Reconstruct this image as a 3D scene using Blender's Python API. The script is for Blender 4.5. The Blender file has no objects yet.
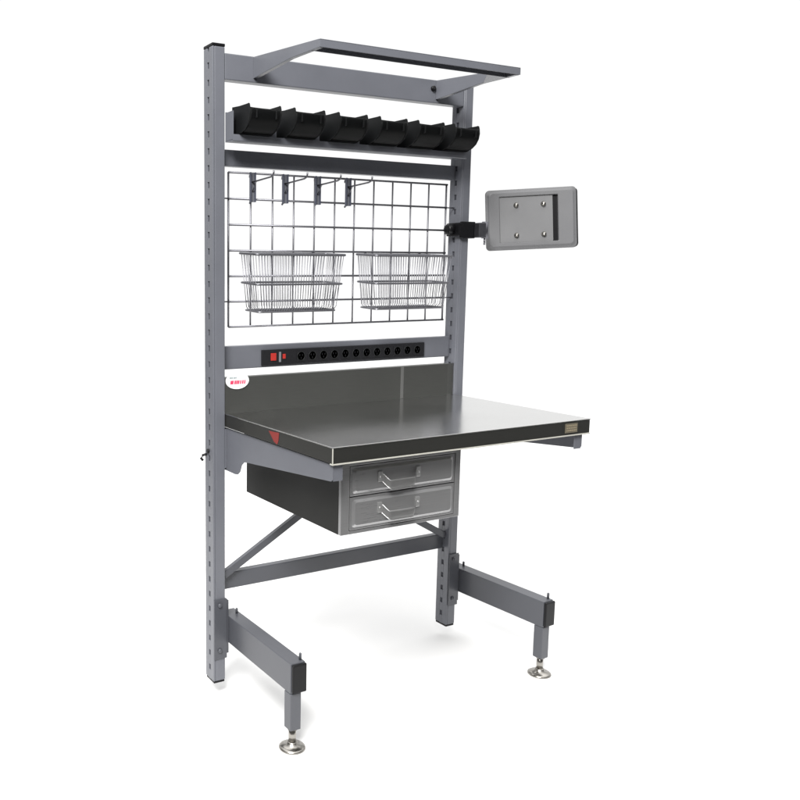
import bpy, bmesh, math, random
from mathutils import Vector, Matrix
random.seed(4)
sc = bpy.context.scene
C = sc.collection
R = math.radians

# ------------------------------------------------------------------ materials
def newmat(name):
    m = bpy.data.materials.new(name); m.use_nodes = True
    nt = m.node_tree
    return m, nt, nt.nodes['Principled BSDF']

def paint(name, col, rough=.42, spec=.45, grain=.05, bump=.02, scale=900):
    m, nt, b = newmat(name)
    tc = nt.nodes.new('ShaderNodeTexCoord')
    n = nt.nodes.new('ShaderNodeTexNoise'); n.inputs['Scale'].default_value = 7; n.inputs['Detail'].default_value = 4
    n2 = nt.nodes.new('ShaderNodeTexNoise'); n2.inputs['Scale'].default_value = scale; n2.inputs['Detail'].default_value = 2
    nt.links.new(tc.outputs['Object'], n.inputs['Vector']); nt.links.new(tc.outputs['Object'], n2.inputs['Vector'])
    mx = nt.nodes.new('ShaderNodeMix'); mx.data_type = 'RGBA'
    mx.inputs[6].default_value = (*[c*(1-grain*2) for c in col], 1); mx.inputs[7].default_value = (*[min(1, c*(1+grain*2)) for c in col], 1)
    nt.links.new(n.outputs['Fac'], mx.inputs[0]); nt.links.new(mx.outputs[2], b.inputs['Base Color'])
    mr = nt.nodes.new('ShaderNodeMapRange'); mr.inputs['To Min'].default_value = rough-.06; mr.inputs['To Max'].default_value = rough+.06
    nt.links.new(n.outputs['Fac'], mr.inputs['Value']); nt.links.new(mr.outputs[0], b.inputs['Roughness'])
    b.inputs['Specular IOR Level'].default_value = spec
    if bump:
        bp = nt.nodes.new('ShaderNodeBump'); bp.inputs['Strength'].default_value = bump*4; bp.inputs['Distance'].default_value = .0006
        nt.links.new(n2.outputs['Fac'], bp.inputs['Height']); nt.links.new(bp.outputs[0], b.inputs['Normal'])
    return m

def steel(name, col, rough, stretch=(1, 60, 60), streak=.12, metallic=1.0, bump=.12):
    m, nt, b = newmat(name)
    tc = nt.nodes.new('ShaderNodeTexCoord'); mp = nt.nodes.new('ShaderNodeMapping')
    mp.inputs['Scale'].default_value = stretch
    n = nt.nodes.new('ShaderNodeTexNoise'); n.inputs['Scale'].default_value = 14; n.inputs['Detail'].default_value = 5; n.inputs['Roughness'].default_value = .65
    s = nt.nodes.new('ShaderNodeTexNoise'); s.inputs['Scale'].default_value = 3.2; s.inputs['Detail'].default_value = 4
    nt.links.new(tc.outputs['Object'], mp.inputs['Vector']); nt.links.new(mp.outputs[0], n.inputs['Vector'])
    nt.links.new(tc.outputs['Object'], s.inputs['Vector'])
    mx = nt.nodes.new('ShaderNodeMix'); mx.data_type = 'RGBA'
    mx.inputs[6].default_value = (*[c*(1-streak) for c in col], 1); mx.inputs[7].default_value = (*[min(1, c*(1+streak)) for c in col], 1)
    nt.links.new(n.outputs['Fac'], mx.inputs[0]); nt.links.new(mx.outputs[2], b.inputs['Base Color'])
    ad = nt.nodes.new('ShaderNodeMath'); ad.operation = 'MULTIPLY_ADD'; ad.inputs[1].default_value = .16; ad.inputs[2].default_value = rough-.08
    nt.links.new(s.outputs['Fac'], ad.inputs[0])
    ad2 = nt.nodes.new('ShaderNodeMath'); ad2.operation = 'MULTIPLY_ADD'; ad2.inputs[1].default_value = .1
    nt.links.new(n.outputs['Fac'], ad2.inputs[0]); nt.links.new(ad.outputs[0], ad2.inputs[2]); nt.links.new(ad2.outputs[0], b.inputs['Roughness'])
    b.inputs['Metallic'].default_value = metallic
    bp = nt.nodes.new('ShaderNodeBump'); bp.inputs['Strength'].default_value = bump; bp.inputs['Distance'].default_value = .0004
    nt.links.new(n.outputs['Fac'], bp.inputs['Height']); nt.links.new(bp.outputs[0], b.inputs['Normal'])
    return m

M = {
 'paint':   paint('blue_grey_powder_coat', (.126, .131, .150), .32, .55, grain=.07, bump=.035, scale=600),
 'paint_shaded': paint('shaded_powder_coat', (.070, .073, .084), .36, .5, grain=.07, bump=.035, scale=600),  # same coat darkened: under-worktop shade put into the colour
 'dark':    paint('recess_shade_metal', (.05, .052, .062), .6, .3),
 'cap':     paint('black_plastic_cap', (.005, .005, .006), .4, .25, bump=.01),
 'bin':     paint('black_bin_plastic', (.0055, .006, .0065), .48, .28, bump=.01),
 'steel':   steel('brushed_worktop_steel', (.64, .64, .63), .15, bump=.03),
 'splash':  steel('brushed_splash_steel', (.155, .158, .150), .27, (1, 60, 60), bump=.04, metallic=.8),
 'edge':    steel('dark_worktop_edge', (.060, .060, .056), .34, (1, 60, 60), metallic=.7, bump=.04),
 'trim':    steel('bright_edge_trim', (.62, .61, .55), .3, (1, 8, 8), .05, bump=.02, metallic=.35),
 'drawer':  steel('drawer_steel', (.37, .37, .375), .25, (1, 45, 45), .12, bump=.05, metallic=.72),
 'pull':    steel('polished_pull', (.44, .44, .44), .36, (1, 20, 20), .06, bump=.02, metallic=.75),
 'sheen':   steel('reflection_stripe_steel', (.24, .24, .235), .36, (1, 40, 40), .06, bump=.02, metallic=.75),  # lighter steel for the reflection painted on the splash
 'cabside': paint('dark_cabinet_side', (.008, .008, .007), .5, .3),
 'chrome':  steel('chrome_foot', (.34, .325, .30), .2, (3, 3, 3), .03, bump=0),
 'wire':    steel('zinc_wire', (.19, .19, .208), .42, (3, 3, 3), .08, bump=0),
 'bwire':   steel('basket_wire', (.24, .24, .26), .35, (3, 3, 3), .08, bump=0),
 'strip':   paint('black_power_strip', (.010, .010, .012), .38, .5, bump=.01),
 'outlet':  paint('outlet_face', (.014, .015, .016), .5, .25, bump=0),
 'red':     paint('red_switch', (.38, .022, .016), .45, .5, bump=0),
 'redtri':  paint('red_sticker', (.21, .030, .026), .55, .3, bump=0),
 'pink':    paint('logo_red', (.70, .05, .12), .5, .3, bump=0),
 'white':   paint('white_badge', (.86, .86, .87), .4, .4, grain=.01, bump=0),
 'greytxt': paint('badge_grey_print', (.28, .33, .34), .5, .3, bump=0),
 'silver':  paint('silver_print', (.16, .165, .18), .4, .5, bump=0),
 'gold':    paint('label_plate', (.13, .115, .085), .35, .5, bump=0),
 'holder':  paint('holder_grey', (.138, .139, .145), .45, .45),
 'plate':   paint('holder_plate_grey', (.168, .169, .174), .38, .5),
}
# floor: white studio sweep
fm, nt, b = newmat('white_studio_floor')
n = nt.nodes.new('ShaderNodeTexNoise'); n.inputs['Scale'].default_value = 1.2
tc = nt.nodes.new('ShaderNodeTexCoord'); nt.links.new(tc.outputs['Object'], n.inputs['Vector'])
mx = nt.nodes.new('ShaderNodeMix'); mx.data_type = 'RGBA'
mx.inputs[6].default_value = (.765, .763, .756, 1); mx.inputs[7].default_value = (.78, .78, .778, 1)
nt.links.new(n.outputs['Fac'], mx.inputs[0]); nt.links.new(mx.outputs[2], b.inputs['Base Color'])
b.inputs['Roughness'].default_value = .7; b.inputs['Specular IOR Level'].default_value = .15
M['floor'] = fm
M['room'] = paint('added_dark_floor', (.05, .05, .05), .6, .3, bump=0)
M['gold_print'] = paint('gold_print', (.26, .22, .15), .4, .4, bump=0)

# ------------------------------------------------------------------ mesh builder
class MB:
    def __init__(s): s.bm = bmesh.new()
    def _merge(s, t, mi=0):
        for f in t.faces: f.material_index = mi
        me = bpy.data.meshes.new('tmp'); t.to_mesh(me); t.free()
        s.bm.from_mesh(me); bpy.data.meshes.remove(me)
    def box(s, x0, x1, y0, y1, z0, z1, bev=.0, seg=2, mi=0, mat=None):
        t = bmesh.new(); bmesh.ops.create_cube(t, size=1)
        for v in t.verts: v.co = Vector(((x0+x1)/2+v.co.x*(x1-x0), (y0+y1)/2+v.co.y*(y1-y0), (z0+z1)/2+v.co.z*(z1-z0)))
        if bev: bmesh.ops.bevel(t, geom=t.edges[:], offset=bev, segments=seg, affect='EDGES', profile=.6)
        if mat: bmesh.ops.transform(t, matrix=mat, verts=t.verts)
        s._merge(t, mi); return s
    def prism(s, poly, axis, a, b, bev=0, mi=0, seg=2):
        """poly: 2-D points in the plane perpendicular to axis, extruded a..b"""
        t = bmesh.new()
        def P(p, c):
            return {'x': (c, p[0], p[1]), 'y': (p[0], c, p[1]), 'z': (p[0], p[1], c)}[axis]
        va = [t.verts.new(P(p, a)) for p in poly]; vb = [t.verts.new(P(p, b)) for p in poly]
        t.faces.new(va); t.faces.new(vb[::-1])
        for i in range(len(poly)):
            j = (i+1) % len(poly); t.faces.new((va[i], vb[i], vb[j], va[j]))
        bmesh.ops.recalc_face_normals(t, faces=t.faces)
        if bev: bmesh.ops.bevel(t, geom=t.edges[:], offset=bev, segments=seg, affect='EDGES', profile=.6)
        s._merge(t, mi); return s
    def tube(s, pts, r, n=8, mi=0, closed=False):
        t = bmesh.new(); pts = [Vector(p) for p in pts]; rings = []
        N = len(pts)
        for i, p in enumerate(pts):
            if closed: a = pts[i-1]; c = pts[(i+1) % N]
            else: a = pts[max(i-1, 0)]; c = pts[min(i+1, N-1)]
            d = (c-a).normalized()
            up = Vector((0, 0, 1)) if abs(d.z) < .9 else Vector((1, 0, 0))
            u = d.cross(up).normalized(); w = u.cross(d).normalized()
            rings.append([t.verts.new(p+u*(r*math.cos(2*math.pi*k/n))+w*(r*math.sin(2*math.pi*k/n))) for k in range(n)])
        for i in range(N if closed else N-1):
            A, B = rings[i], rings[(i+1) % N]
            for k in range(n):
                f = t.faces.new((A[k], A[(k+1) % n], B[(k+1) % n], B[k])); f.smooth = True
        if not closed: t.faces.new(rings[0][::-1]); t.faces.new(rings[-1])
        bmesh.ops.recalc_face_normals(t, faces=t.faces)
        s._merge(t, mi); return s
    def lathe(s, prof, loc=(0, 0, 0), axis='z', n=32, mi=0):
        t = bmesh.new(); rings = []
        for r, h in prof:
            ring = []
            for k in range(n):
                a = 2*math.pi*k/n; x, y = r*math.cos(a), r*math.sin(a)
                v = {'z': (x, y, h), 'y': (x, h, y), 'x': (h, x, y)}[axis]
                ring.append(t.verts.new(Vector(v)+Vector(loc)))
            rings.append(ring)
        for A, B in zip(rings, rings[1:]):
            for k in range(n):
                f = t.faces.new((A[k], A[(k+1) % n], B[(k+1) % n], B[k])); f.smooth = True
        t.faces.new(rings[0][::-1]); t.faces.new(rings[-1])
        bmesh.ops.recalc_face_normals(t, faces=t.faces)
        s._merge(t, mi); return s
    def build(s, name, mats, parent=None, smooth=False):
        me = bpy.data.meshes.new(name); s.bm.to_mesh(me); s.bm.free()
        o = bpy.data.objects.new(name, me); C.objects.link(o)
        for m in (mats if isinstance(mats, (list, tuple)) else [mats]): me.materials.append(M[m])
        if parent:
            o.parent = parent
        return o

def rel(o, x, y, z):
    """move a mesh's origin to a world point (keeps it in place)"""
    o.data.transform(Matrix.Translation((-x, -y, -z))); o.location = (x, y, z); return o
def empty(name, loc=(0, 0, 0)):
    o = bpy.data.objects.new(name, None); C.objects.link(o); o.location = loc; o.empty_display_size = .05
    return o
def tag(o, label=None, cat=None, group=None, kind=None):
    if label: o['label'] = label
    if cat: o['category'] = cat
    if group: o['group'] = group
    if kind: o['kind'] = kind
    return o
def copy_tree(o, parent=None):
    c = o.copy(); C.objects.link(c)
    if parent: c.parent = parent
    for ch in [k for k in bpy.data.objects if k.parent == o]: copy_tree(ch, c)
    return c
def rounded(pts, r=.01, n=5):
    """round the corners of a polyline/polygon (3-D closed)"""
    out = []; pts = [Vector(p) for p in pts]; N = len(pts)
    for i, p in enumerate(pts):
        a = (pts[i-1]-p); c = (pts[(i+1) % N]-p)
        ra = min(r, a.length*.45, c.length*.45)
        p0 = p+a.normalized()*ra; p1 = p+c.normalized()*ra
        for k in range(n+1):
            t = k/n; out.append((1-t)**2*p0+2*t*(1-t)*p+t*t*p1)
    return out
def rpoly(x0, x1, z0, z1, r, n=6):
    out = []
    for cx, cz, a0 in ((x1-r, z1-r, 0), (x0+r, z1-r, 90), (x0+r, z0+r, 180), (x1-r, z0+r, 270)):
        for k in range(n+1):
            a = R(a0+90*k/n); out.append((cx+r*math.cos(a), cz+r*math.sin(a)))
    return out

# ------------------------------------------------------------------ setting
f = MB(); f.box(-60, 60, -30, 90, -.03, -.004).build('unseen_dark_floor', 'room')  # dark floor added out of view to cut bounce light
tag(bpy.data.objects['unseen_dark_floor'], kind='structure')
# white sweep laid out under the workstation, cut off just past the view to limit bounce light
f = MB(); f.prism([(-1.05, -.35), (-.55, -1.05), (.45, -1.30), (3.2, -1.30), (60, 22), (60, 90), (-2, 90), (-1.35, 3)], 'z', -.003, 0).build('floor', 'floor')
tag(bpy.data.objects['floor'], kind='structure')

# ------------------------------------------------------------------ the workstation
W = .90
ws = empty('workstation')
tag(ws, 'tall blue-grey steel packing workstation with stainless worktop, pegged uprights and chrome levelling feet', 'workbench')

# uprights (slotted on the left face)
def upright(x):
    m = MB(); z0, z1 = .052, 1.957
    m.box(-.0335, 0, 0, .057, z0, z1, .0035, 3)
    m.box(-.040, -.0335, .0, .0235, z0, z1, .003, 3)
    m.box(-.040, -.0335, .0345, .057, z0, z1, .003, 3)
    z = z0; k = 0
    while z < z1-.001:                                   # bridges between the slots
        zb = min(z+.030, z1)
        m.box(-.0397, -.0335, .0230, .0350, z, zb)
        z += .0478
    m.box(-.0365, -.0332, .0230, .0350, z0, z1, mi=1)  # dark strip behind the slots, their shade put into the colour
    # shallow grooves of the rolled profile on the front
    o = m.build('upright', ['paint', 'dark'], ws)
    m = MB(); m.box(-.0405, .0005, -.0006, .0576, 1.957, 1.9655, .002)
    c = m.build('end_cap', 'cap', o)
    m = MB(); m.box(-.0385, -.0015, .0015, .0555, .045, .052, .002)
    d = m.build('end_cap', 'cap', o)
    o.location.x = x
    return o
upright(0.0); upright(W+.04)

# overhead shelf frame
m = MB(); m.box(.0005, .8995, .002, .034, 1.868, 1.9415, .003)
sh = m.build('overhead_shelf', 'paint', ws)
def arm(x0, x1, s):
    m = MB()
    m.prism([(.0015, 1.8795), (.0015, 1.940), (-.338, 1.9095), (-.338, 1.8885), (-.20, 1.8885+.003)], 'x', x0, x1, .0012)
    return m.build('arm', 'paint', sh)
arm(.0935, .1075, 1); arm(.7775, .7915, -1)
m = MB(); m.box(.0937, .7913, -.3765, -.3740, 1.8885, 1.9062, .0008)
m.box(.0937, .7913, -.3345, -.3320, 1.8885, 1.9062, .0008)
m.box(.0937, .7913, -.3765, -.3320, 1.9063, 1.9088, .0010)
m.box(.0937, .0962, -.3739, -.3346, 1.8890, 1.9062, .0005); m.box(.7888, .7913, -.3739, -.3346, 1.8890, 1.9062, .0005)
m.box(.0965, .7885, -.3738, -.3347, 1.9020, 1.9061, 0, mi=1)  # dark liner painting the shade inside the open channel
m.bm.verts.ensure_lookup_table()
fr = m.build('front_rail', ['paint', 'dark'], sh)
fr.data.transform(Matrix.Translation((0, .0325, 0)))
m = MB(); m.prism([(.7775, -.299), (.7775, -.21), (.705, -.299)], 'z', 1.889, 1.8915)
m.build('gusset', 'paint', sh)
m = MB(); m.lathe([(.0, -.0055), (.006, -.0055), (.0085, -.004), (.0085, .004)], (.765, -.001, 1.913), 'y', 18)
m.build('bolt', 'cap', sh)

# bin rail
m = MB()
m.prism([(-.002, 1.776), (-.002, 1.692), (-.048, 1.690), (-.050, 1.692), (-.050, 1.709), (-.048, 1.709), (-.047, 1.694), (-.005, 1.695), (-.005, 1.776)], 'x', .0, .872)
m.box(.0005, .003, -.047, -.0055, 1.6955, 1.774, 0)
m.build('bin_rail', 'paint', ws)

# upper crossbeam, power beam, lower crossbar
m = MB(); m.box(.0008, .8992, .031, .054, 1.6300, 1.6783, .003); m.build('crossbeam', 'paint', ws)
m = MB(); m.box(.0008, .8992, .031, .055, 1.0275, 1.0985, .003)
pb = m.build('crossbeam', 'paint', ws)
m = MB(); m.box(.0008, .8992, .031, .055, .3330, .3868, .003); m.build('crossbar', 'paint_shaded', ws)

# braces
def brace(sx):
    m = MB()
    a = Vector((.004, .385)); d = Vector((1, .563)).normalized(); nrm = Vector((-d.y, d.x))
    L = .50; t = .0115
    poly = [a+nrm*t, a-nrm*t, a-nrm*t+d*L, a+nrm*t+d*L]
    poly = [(p.x if sx > 0 else W-p.x, p.y) for p in poly]
    m.prism(poly, 'y', .0135 if sx > 0 else .0145, .029, .002)
    return m.build('diagonal_brace', 'paint_shaded', ws)
brace(1); brace(-1)

# power strip
m = MB(); m.box(.141, .782, .0235, .0309, 1.0335, 1.0825, .0018)
ps = m.build('power_strip', 'strip', ws)
for k in range(12):
    x = .2825+.0425*k; m = MB()
    m.box(x-.0165, x+.0165, .0222, .0237, 1.041, 1.075, .0007)
    m.lathe([(.0148, .0222), (.0148, .0212), (.0134, .0208), (.0128, .0228)], (x, 0, 1.058), 'y', 24, mi=1)
    for dx, dz in ((-.005, .003), (.005, .003), (0, -.006)):
        m.box(x+dx-.0012, x+dx+.0012, .0219, .0225, 1.058+dz-.003, 1.058+dz+.003, 0, mi=0)
    m.build('outlet', ['strip', 'outlet'], ps)
m = MB(); m.box(.171, .191, .0205, .0237, 1.0480, 1.0715, .002)
m.build('power_switch', 'red', ps)
m = MB(); m.box(.2010, .2085, .0215, .0237, 1.0425, 1.0745, .0008); m.build('switch_marking', 'silver', ps)
m = MB(); m.box(.2145, .2245, .0205, .0237, 1.0525, 1.0675, .001)
m.build('breaker_button', 'red', ps)

# wire grid
m = MB(); x0, z0, c, yg = .0296, 1.6135, .0761, .036
for i in range(12): m.tube([(x0+c*i, yg, z0+.001), (x0+c*i, yg, z0-6*c-.001)], .0027 if 0 < i < 11 else .0032, 8)
for j in range(7): m.tube([(x0-.001, yg-.0042, z0-c*j), (x0+11*c+.001, yg-.0042, z0-c*j)], .0033 if 0 < j < 6 else .0032, 8)
for j in (1, 5):                                          # grid brackets onto the uprights
    for xx in ((.0005, x0), (x0+11*c, W-.0005)):
        m.tube([(xx[0], yg-.0042, z0-c*j), (xx[1], yg-.0042, z0-c*j)], .0023, 8)
m.build('wire_grid', 'wire', ws)

# backsplash
m = MB()
m.prism([(.0, .8987), (.0, 1.0060), (.0015, 1.0075), (.020, 1.0075), (.020, 1.0045), (.0035, 1.0045), (.0035, .8987)], 'x', .0004, .8665)
m.prism([(.8665, .0), (.8990, .006), (.8990, .0085), (.8665, .003)], 'z', .8987, 1.0065)
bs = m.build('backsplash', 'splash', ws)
m = MB(); m.box(.6635, .6755, -.0010, .0006, .8992, 1.0055, .0007); m.build('reflection_stripe', 'sheen', bs)  # added strip standing in for a vertical reflection on the splash
m = MB()
def oval(cx, cz, a, bz, n=40): return [(cx+a*math.cos(2*math.pi*k/n), cz+bz*math.sin(2*math.pi*k/n)) for k in range(n)]
m.prism(oval(.0405, .9965, .0395, .0255), 'y', -.0035, -.0008, .0006)
lg = m.build('maker_badge', 'white', bs)
m = MB()                                                  # illegible red word and small grey word of the badge
word = [(.0150, .0135), (.0285, .0065), (.0350, .0055), (.0405, .0065), (.0480, .0055), (.0550, .0060), (.0620, .0055)]
for (x, w) in word:
    m.prism([(x, .9865), (x+w*.80, .9865), (x+w*.80+.0018, .9975), (x+.0018, .9975)], 'y', -.0041, -.0036)
m.build('badge_lettering', 'pink', lg)
m = MB()
for x in (.0125, .0165, .0205, .0255, .0295, .0335):
    m.prism([(x, 1.0035), (x+.0030, 1.0035), (x+.0036, 1.0085), (x+.0006, 1.0085)], 'y', -.0041, -.0036)
m.build('badge_small_lettering', 'greytxt', lg)

# worktop
D = .563
m = MB(); m.box(.0012, .8984, -D+.0016, .030, .8575, .8955, .0006)
wt = m.build('worktop', 'edge', ws)
m = MB(); m.box(.0004, .8996, -D, .030, .8957, .8985, .0011, 3)
m.build('top_sheet', 'steel', wt)
m = MB()
m.box(.0004, .8996, -D-.0008, -D+.012, .8540, .8574, .001)        # hem along the bottom of the edge
m.box(.0002, .0028, -D-.0004, -D+.0024, .8575, .8955, .001)  # corner seam
m.build('edge_trim', 'trim', wt)
m = MB(); m.box(.797, .846, -D-.0006, -D+.0014, .8635, .8905, .0003)
lp = m.build('label_plate', 'gold', wt)
m = MB()
for z in (.8845, .8775, .8705):
    x = .801
    while x < .840:
        w = random.uniform(.003, .008); m.box(x, min(x+w, .842), -D-.0010, -D-.0007, z-.0022, z+.0022); x += w+.0016
m.build('label_print', 'gold_print', lp)
m = MB()
m.prism([(-.258, .8895), (-.284, .8905), (-.312, .8925), (-.309, .8700), (-.303, .8560+.0030), (-.286, .8640), (-.273, .8760)], 'x', .0004, .0020)
m.build('warning_sticker', 'redtri', wt)

# worktop brackets
brk = [(.055, .722), (-.050, .722), (-.066, .724), (-.080, .735), (-.090, .757), (-.105, .769), (-.13, .7725), (-.548, .811), (-.556, .817), (-.556, .8540), (.055, .8540)]
for (a, b_) in ((.0065, .0095), (.873, .876)):
    m = MB(); m.prism(brk, 'x', a, b_, .0006)
    a2, b2 = (a+.0032, a+.030) if a < .5 else (a-.030+.003, a-.0002)
    m.box(a2, b2, -.5555, -.5530, .8120, .8538, .0006)
    m.box(a2, b2, -.5525, -.10, .8515, .8538)
    m.box(.0001 if a < .5 else .8762, .0063 if a < .5 else .8999, .002, .050, .73, .85, .001)
    m.build('support_bracket', 'paint', ws)

# adjusting hook on the left upright
m = MB(); m.tube([(-.036, .046, .770), (-.052, .050, .766), (-.056, .052, .757), (-.050, .053, .750)], .0042, 8)
m.lathe([(.0065, -.0445), (.0065, -.0395)], (0, .032, .782), 'x', 12)
m.build('locking_pin', 'cap', ws)

# drawer cabinet
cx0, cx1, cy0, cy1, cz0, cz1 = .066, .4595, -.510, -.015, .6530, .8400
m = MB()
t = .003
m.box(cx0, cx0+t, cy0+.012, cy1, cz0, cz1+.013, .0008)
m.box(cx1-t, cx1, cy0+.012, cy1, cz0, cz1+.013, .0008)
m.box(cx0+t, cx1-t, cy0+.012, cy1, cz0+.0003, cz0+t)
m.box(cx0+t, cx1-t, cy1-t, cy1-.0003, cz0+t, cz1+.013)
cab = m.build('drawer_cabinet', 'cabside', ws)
m = MB()
m.box(cx0, cx0+.025, cy0, cy0+.0118, cz0, cz1, .0015)
m.box(cx1-.018, cx1, cy0, cy0+.0118, cz0, cz1, .0015)
m.box(cx0+.0252, cx1-.0182, cy0+.0004, cy0+.0116, cz0, cz0+.0085, .001)
m.box(cx0+.0252, cx1-.0182, cy0+.0004, cy0+.0116, cz1-.007, cz1, .001)
m.build('face_frame', 'drawer', cab)
dx0, dx1 = cx0+.0272, cx1-.0202
for (za, zb) in ((.6635, .7490), (.7525, .8310)):
    m = MB()
    m.box(dx0, dx1, cy0+.001, cy0+.30, za, zb, .0012)
    # raised pressed panel with bevelled rim
    m2 = bmesh.new()
    lo = rpoly(dx0+.006, dx1-.006, za+.006, zb-.006, .010); hi = rpoly(dx0+.014, dx1-.014, za+.013, zb-.013, .007)
    A = [m2.verts.new((p[0], cy0+.0008, p[1])) for p in lo]; B = [m2.verts.new((p[0], cy0-.0035, p[1])) for p in hi]
    for i in range(len(A)):
        j = (i+1) % len(A); m2.faces.new((A[i], A[j], B[j], B[i]))
    m2.faces.new(B); bmesh.ops.recalc_face_normals(m2, faces=m2.faces)
    m._merge(m2)
    m.build('drawer', 'drawer', cab)
    # pull: two feet and a plate bowed down and outwards
    m = MB(); zc = zb-.034; xc = (dx0+dx1)/2-.021; hw = .059
    t2 = bmesh.new(); nU, nV = 20, 6; grid = []
    for i in range(nU+1):
        u = -1+2*i/nU; row = []
        s = min(1, (1-abs(u))/.34); s = s*s*(3-2*s)
        for j in range(nV+1):
            v = j/nV
            out = .001+s*(.016+.002*math.sin(v*math.pi))
            zz = zc+.0115-v*.026-s*.0200
            row.append(t2.verts.new((xc+u*hw*(1-.06*v*s), cy0-.0035-out, zz)))
        grid.append(row)
    for i in range(nU):
        for j in range(nV):
            fc = t2.faces.new((grid[i][j], grid[i+1][j], grid[i+1][j+1], grid[i][j+1])); fc.smooth = True
    r = bmesh.ops.solidify(t2, geom=t2.faces[:], thickness=.0022)
    bmesh.ops.recalc_face_normals(t2, faces=t2.faces)
    m._merge(t2)
    for sx in (-1, 1):
        m.box(xc+sx*(hw+.003)-.007, xc+sx*(hw+.003)+.007, cy0-.0075, cy0-.0034, zc-.014, zc+.014, .0015)
        m.lathe([(.0, -.0020), (.0025, -.0018), (.0035, 0)], (xc+sx*(hw+.004), cy0-.0075, zc), 'y', 12)
    m.build('handle', 'pull', cab)

# feet: sleeve on the upright, horizontal arm, leg tube, black end cap, chrome leveller
def foot(x):
    m = MB()
    m.box(-.0400, .0042, -.0040, -.0007, .1250, .3180, .001)        # front plate of the sleeve
    m.box(.0034, .0120, -.0005, .0560, .1380, .3100, .001)
    s = m.build('foot_arm', 'paint_shaded', ws)
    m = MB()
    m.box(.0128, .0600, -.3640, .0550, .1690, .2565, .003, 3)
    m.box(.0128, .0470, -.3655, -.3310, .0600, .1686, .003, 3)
    m.bm.verts.ensure_lookup_table()
    a = m.build('leg', 'paint_shaded', s)
    m = MB(); m.box(.0150, .0600, -.3735, -.3645, .1720, .2545, .0042, 3); m.build('end_cap', 'cap', s)
    m = MB()
    m.lathe([(.0105, .010), (.0105, .0640)], (.030, -.348, 0), 'z', 24)
    m.lathe([(.0145, .0560), (.0145, .0620)], (.030, -.348, 0), 'z', 6)
    m.lathe([(.0365, .0), (.0375, .002), (.0370, .0050), (.030, .0085), (.0165, .0115), (.0145, .019), (.012, .021)], (.030, -.348, 0), 'z', 40)
    m.build('levelling_foot', 'chrome', s)
    for z in (.300, .153):
        m = MB(); m.lathe([(.0, -.0105), (.0050, -.0100), (.0070, -.0075), (.0075, -.0042)], (-.021, 0, z), 'y', 16)
        m.build('bolt', 'paint_shaded', s)
    for px, py, h in ((.047, .012, .0), (.052, -.350, .003)):
        m = MB(); m.lathe([(.0040, .256), (.0040, .271+h), (.0025, .273+h)], (px, py, 0), 'z', 12)
        m.build('stud', 'paint_shaded', s)
    s.location.x = x
foot(0.0)
foot(W+.042)
for o in bpy.data.objects:                                # the right foot is bolted on slightly toed out
    if o.name.startswith('foot_arm') and o.location.x > .5: o.rotation_euler.z = R(3.35)
# tablet / monitor holder
ang, tilt, roll = R(35), -.11, -.040
MT = Matrix.Translation((1.198, -.030, 1.506)) @ Matrix.Rotation(-ang, 4, 'Z') @ Matrix.Rotation(tilt, 4, 'X') @ Matrix.Rotation(roll, 4, 'Y')
w2, h2 = .153, .1065
m = MB()
# clamp on the upright
m.box(.8965, .9435, -.0145, -.0010, 1.4340, 1.4900, .003)
m.box(.9415, .9560, -.0145, .0450, 1.4340, 1.4900, .003)
m.box(.8850, .8990, -.0145, .0500, 1.4420, 1.4860, .003)
th = m.build('monitor_holder', 'cap', ws)
m = MB(); m.lathe([(.010, -.026), (.016, -.025), (.018, -.020), (.018, -.004), (.010, 0)], (.885, .020, 1.464), 'x', 20)
m.build('clamp_knob', 'cap', th)
m = MB(); m.box(.9500, .9820, -.0400, -.0148, 1.4360, 1.4860, .003)
m.build('hinge', 'wire', th)
m = MB(); m.lathe([(.011, 1.434), (.011, 1.490)], (.984, -.030, 0), 'z', 16); m.lathe([(.0035, 1.412), (.0035, 1.436)], (.984, -.030, 0), 'z', 10)
m.build('hinge_pin', 'wire', th)
LM = Matrix.Translation((1.034, .0235, 1.462)) @ Matrix.Rotation(math.atan2(.095, .101), 4, 'Z')
m = MB(); m.box(-.067, .069, -.005, .005, -.022, .022, .002, mat=LM); m.build('link_plate', 'cap', th)
def inM(mb, name, mats, parent, bevel=None):
    o = mb.build(name, mats, parent); o.data.transform(MT); return o
# back shell (dark), face frame with recess, plate, studs
m = MB(); m.prism(rpoly(-w2+.008, w2+.0065, -h2+.002, h2-.003, .014), 'y', .0085, .026, .002); inM(m, 'back_shell', 'cap', th)
m = MB()
out = rpoly(-w2, w2, -h2, h2, .014, 8); inn = rpoly(-w2+.047, w2-.062, -h2+.025, h2-.026, .003, 8)
t = bmesh.new()
prof = [(out, .0084, 1.0), (out, .002, 1.0)]
def shrink(poly, d):
    xs = [p[0] for p in poly]; zs = [p[1] for p in poly]; a = (max(xs)-min(xs))/2; bb = (max(zs)-min(zs))/2
    mxx = (max(xs)+min(xs))/2; mzz = (max(zs)+min(zs))/2
    return [(mxx+(p[0]-mxx)*(a-d)/a, mzz+(p[1]-mzz)*(bb-d)/bb) for p in poly]
loops = [(out, .0084), (out, .002), (shrink(out, .0015), .0005), (shrink(out, .006), -.0006), (shrink(out, .012), -.004), (shrink(out, .0135), -.0045),
         (shrink(inn, -.002), -.0045), (inn, -.003), (inn, .0075)]
vs = [[t.verts.new((p[0], y, p[1])) for p in lp_] for lp_, y in loops]
N = len(out)
for A, B in zip(vs, vs[1:]):
    for i in range(N):
        j = (i+1) % N; fc = t.faces.new((A[i], A[j], B[j], B[i]))
bmesh.ops.recalc_face_normals(t, faces=t.faces)
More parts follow.
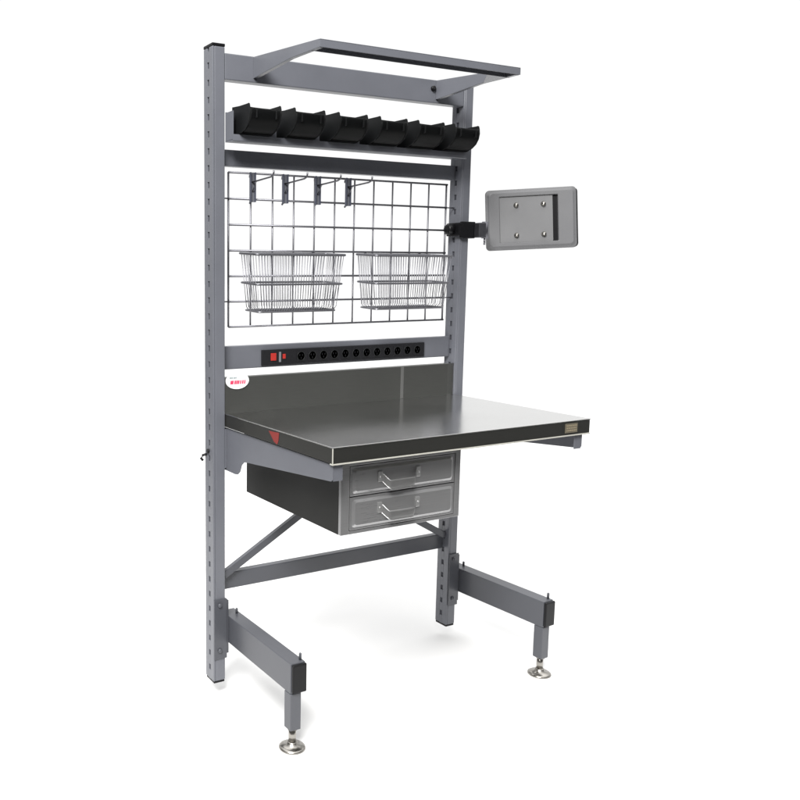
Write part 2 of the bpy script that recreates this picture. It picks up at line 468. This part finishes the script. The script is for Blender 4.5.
m._merge(t); inM(m, 'face_frame', 'holder', th)
m = MB(); m.prism(rpoly(-w2+.0475, w2-.079, -h2+.0255, h2-.0265, .003), 'y', .001, .0078, .0008); inM(m, 'mounting_plate', 'plate', th)
m = MB(); m.box(w2-.0765, w2-.0625, .0060, .0080, -h2+.0255, h2-.0265, mi=0); inM(m, 'recess_shadow_strip', 'cap', th)  # black strip painting the shadow at the recess's right wall
for x, z in ((-.052, .050), (.040, .050), (-.052, -.056), (.040, -.056)):
    m = MB(); m.lathe([(.0, -.0135), (.0048, -.013), (.0062, -.011), (.0062, -.004), (.0085, -.003), (.0085, .0012)], (x+.002, 0, z), 'y', 20)
    inM(m, 'stud', 'chrome', th)

# ------------------------------------------------------------------ bins on the rail
def make_bin():
    root = empty('parts_bin')
    t = bmesh.new(); w, th_ = .103, .0022
    zt, zb = .094, .0
    # outer shell profile (side view, y back 0 .. front): high back, high side horns at front, low scooped lip
    fp = [(-.052, .0), (-.076, .0075), (-.0925, .018), (-.1035, .033), (-.1075, .050), (-.1060, .064), (-.1030, .0735)]
    side = [(-.001, .004), (-.020, .0)]+fp+[(-.0985, .0760), (-.090, .0755), (-.045, .0765), (-.001, .0800)]
    m = MB()
    for x in (0, w-th_): m.prism(side, 'x', x, x+th_, .0005)
    m.box(th_, w-th_, -.0035, -.001, .003, .0790, .0004)
    m.prism([(-.003, .0035), (-.020, .0002), (-.052, .0002), (-.052, .0024), (-.020, .0024), (-.003, .0055)], 'x', th_, w-th_)
    nU, nV = 16, 12; g = []; t = bmesh.new()
    def yf(z):
        for (y0, z0), (y1, z1) in zip(fp, fp[1:]):
            if z <= z1+1e-9: return y0+(y1-y0)*(z-z0)/(z1-z0)
        return fp[-1][0]
    for i in range(nU+1):
        u = i/nU; row = []
        top = .0640-.0020*math.sin(u*math.pi)**.7
        for j in range(nV+1):
            z = .0004+(top-.0004)*j/nV
            row.append(t.verts.new((th_*.5+u*(w-th_), yf(z)-.0035*math.sin(u*math.pi)**.6*(j/nV), z)))
        g.append(row)
    for i in range(nU):
        for j in range(nV): fc = t.faces.new((g[i][j], g[i+1][j], g[i+1][j+1], g[i][j+1])); fc.smooth = True
    bmesh.ops.solidify(t, geom=t.faces[:], thickness=-.0018); bmesh.ops.recalc_face_normals(t, faces=t.faces); m._merge(t)
    for x in (.018, w-.022): m.box(x, x+.004, -.1118, -.104, .036, .058, .001)
    m.build('bin_body', 'bin', root)
    m = MB(); m.box(.002, w-.002, -.0008, .0012, .050, .0650, .0006)
    m.box(.03, w-.03, -.0125, -.0037, .060, .0680, .001)
    m.build('hanging_tab', 'bin', root)
    return root
bl = ['black plastic parts bin at the left end of the rail, nearest the left upright',
      'second black parts bin from the left upright on the upper rail',
      'third black parts bin from the left on the upper rail, left of centre',
      'fourth black parts bin from the left on the upper rail, right of centre',
      'fifth black parts bin from the left on the upper rail, beside the rightmost one',
      'black parts bin at the right end of the rail, overlapping the right upright']
b0 = make_bin()
for i, x in enumerate((.019, .168, .320, .470, .617, .762)):
    o = b0 if i == 0 else copy_tree(b0)
    o.location = (x, -.0065, 1.7105-.001*0)
    tag(o, bl[i], 'bin', 'black parts bins on the rail')

# ------------------------------------------------------------------ hooks on the wire grid
def make_hook():
    r = empty('grid_hook'); m = MB()
    m.box(-.0095, .0095, -.0030, -.0005, -.081, .006, .0008, mi=1)
    m.box(-.0095, -.0065, -.0095, -.0032, -.081, .006, .0006); m.box(.0065, .0095, -.0095, -.0032, -.081, .006, .0006)
    m.tube([(0, -.001, -.002), (0, .009, .003), (0, .013, -.001), (0, .013, -.008)], .003, 8)
    m.tube([(0, -.001, -.078), (0, .010, -.080), (0, .013, -.084)], .003, 8)
    m.build('hook_plate', ['dark_hook', 'paint'], r)
    m = MB(); m.tube([(0, -.003, -.022), (0, -.040, -.021), (0, -.112, -.018), (0, -.124, -.014), (0, -.127, -.008), (0, -.127, -.002)], .0026, 8)
    m.tube([(.0, -.004, -.050), (.0, -.028, -.0215)], .0016, 6)
    m.build('prong', 'wire', r)
    return r
M['dark_hook'] = paint('hook_blue_black', (.06, .065, .09), .4, .5)
h0 = make_hook()
hl = ['steel prong hook nearest the left upright, first on the top wire of the grid',
      'second steel prong hook from the left on the top wire of the grid',
      'third steel prong hook from the left on the top wire of the grid',
      'rightmost of the four steel prong hooks on the top wire of the grid']
for i, x in enumerate((.1035, .2170, .3350, .4500)):
    o = h0 if i == 0 else copy_tree(h0)
    o.location = (x, .0250, 1.6095)
    tag(o, hl[i], 'hook', 'prong hooks on the wire grid')

# ------------------------------------------------------------------ wire baskets
def make_basket():
    r = empty('wire_basket'); w, d = .315, .108; H = .170
    def ring(z, ins, y_off=0, dz=0):
        return [(ins, -.001, z), (w-ins, -.001, z), (w-ins, -d+ins, z-dz), (ins, -d+ins, z-dz)]
    m = MB(); m.tube(rounded(ring(0, 0, dz=.006), .012), .0037, 8, closed=True)
    for x in (.045, w-.045): m.tube([(x, -.001, 0), (x, .012, .006), (x, .014, -.004)], .0026, 8)
    m.build('rim', 'wire', r)
    m = MB(); m.tube(rounded(ring(-.087, .006, dz=.006), .012), .0031, 8, closed=True); m.build('middle_band', 'wire', r)
    m = MB(); m.tube(rounded(ring(-H, .020, dz=.004), .014), .0028, 8, closed=True)
    rw = .0010
    n = 31
    for k in range(n):                                    # wires down the front, along the floor and up the back
        t_ = (k+.5)/n; xt = .004+t_*(w-.008); xb = .022+t_*(w-.044)
        m.tube([(xt, -d, -.005), (xb, -d+.012, -H+.010), (xb, -d+.026, -H-.003), (xb, -.010, -H), (xb, -.002, -H+.012), (xt, -.001, 0)], rw, 6)
    for k in range(6):
        y = -.010-(d-.026)*(k+.5)/6
        m.tube([(.001, y, -.001), (.018, y, -H+.010), (.030, y, -H-.001), (w-.030, y, -H-.001), (w-.018, y, -H+.010), (w-.001, y, -.001)], rw, 6)
    m.build('wire_body', 'bwire', r)
    return r
k0 = make_basket()
for i, x in enumerate((.060, .488)):
    o = k0 if i == 0 else copy_tree(k0)
    o.location = (x, .0275, 1.3775)
    tag(o, ['wire basket hanging on the left half of the grid, below the hooks', 'wire basket hanging on the right half of the grid, beside the right upright'][i], 'basket', 'wire baskets on the grid')

# ------------------------------------------------------------------ camera
cam = bpy.data.cameras.new('camera'); co = bpy.data.objects.new('camera', cam); C.objects.link(co)
yaw, pitch, rl = .46364, -.13136, -.002565
fwd = Vector((math.sin(yaw)*math.cos(pitch), math.cos(yaw)*math.cos(pitch), math.sin(pitch)))
rt = Vector((math.cos(yaw), -math.sin(yaw), 0)); up = rt.cross(fwd)
r2 = rt*math.cos(rl)+up*math.sin(rl); u2 = -rt*math.sin(rl)+up*math.cos(rl)
mm = Matrix.Identity(4)
for i in range(3): mm[i][0] = r2[i]; mm[i][1] = u2[i]; mm[i][2] = -fwd[i]
mm.translation = Vector((-1.14882, -2.21007, 1.31642)); co.matrix_world = mm
cam.sensor_fit = 'HORIZONTAL'; cam.sensor_width = 36; cam.lens = 837.67/800*36
cam.shift_x = (400-212.06)/800; cam.shift_y = (384.43-400)/800
cam.clip_start = .05; cam.clip_end = 400
sc.camera = co

# ------------------------------------------------------------------ light: white studio, added zenith glow whitening the floor, dark room behind the camera
wd = bpy.data.worlds.new('World'); sc.world = wd; wd.use_nodes = True; nt = wd.node_tree
bg = nt.nodes['Background']
tc = nt.nodes.new('ShaderNodeTexCoord')
def vm(op, a, vec=None):
    n = nt.nodes.new('ShaderNodeVectorMath'); n.operation = op
    nt.links.new(a, n.inputs[0])
    if vec: n.inputs[1].default_value = vec
    return n
dirb = Vector((math.sin(R(40)), math.cos(R(40)), 0))
dt = vm('DOT_PRODUCT', tc.outputs['Generated'], dirb)
def mr(src, a, b, c_, d_, smooth=True):
    n = nt.nodes.new('ShaderNodeMapRange'); n.interpolation_type = 'SMOOTHSTEP' if smooth else 'LINEAR'
    for k, v in zip(('From Min', 'From Max', 'To Min', 'To Max'), (a, b, c_, d_)): n.inputs[k].default_value = v
    nt.links.new(src, n.inputs['Value']); return n.outputs[0]
back = mr(dt.outputs['Value'], -.15, .60, .07, 1.03)
sx = nt.nodes.new('ShaderNodeSeparateXYZ'); nt.links.new(tc.outputs['Generated'], sx.inputs[0])
top = mr(sx.outputs['Z'], .45, .95, 0, 2.05)
ad = nt.nodes.new('ShaderNodeMath'); ad.operation = 'ADD'; nt.links.new(back, ad.inputs[0]); nt.links.new(top, ad.inputs[1])
nt.links.new(ad.outputs[0], bg.inputs['Strength']); bg.inputs['Color'].default_value = (1, 1, 1, 1)
def area(name, loc, tgt, size, e, col=(1, 1, 1)):
    l = bpy.data.lights.new(name, 'AREA'); l.shape = 'RECTANGLE'; l.size = size[0]; l.size_y = size[1]; l.energy = e; l.color = col
    o = bpy.data.objects.new(name, l); C.objects.link(o); o.location = loc
    o.rotation_euler = (Vector(tgt)-Vector(loc)).to_track_quat('-Z', 'Y').to_euler(); return o
area('key_softbox', (-2.5, -2.9, 4.5), (.4, 0, .9), (2.0, 2.0), 540, (1, .99, .97))

sc.view_settings.view_transform = 'Standard'; sc.view_settings.look = 'None'; sc.view_settings.exposure = 0
sc.render.engine = 'CYCLES'
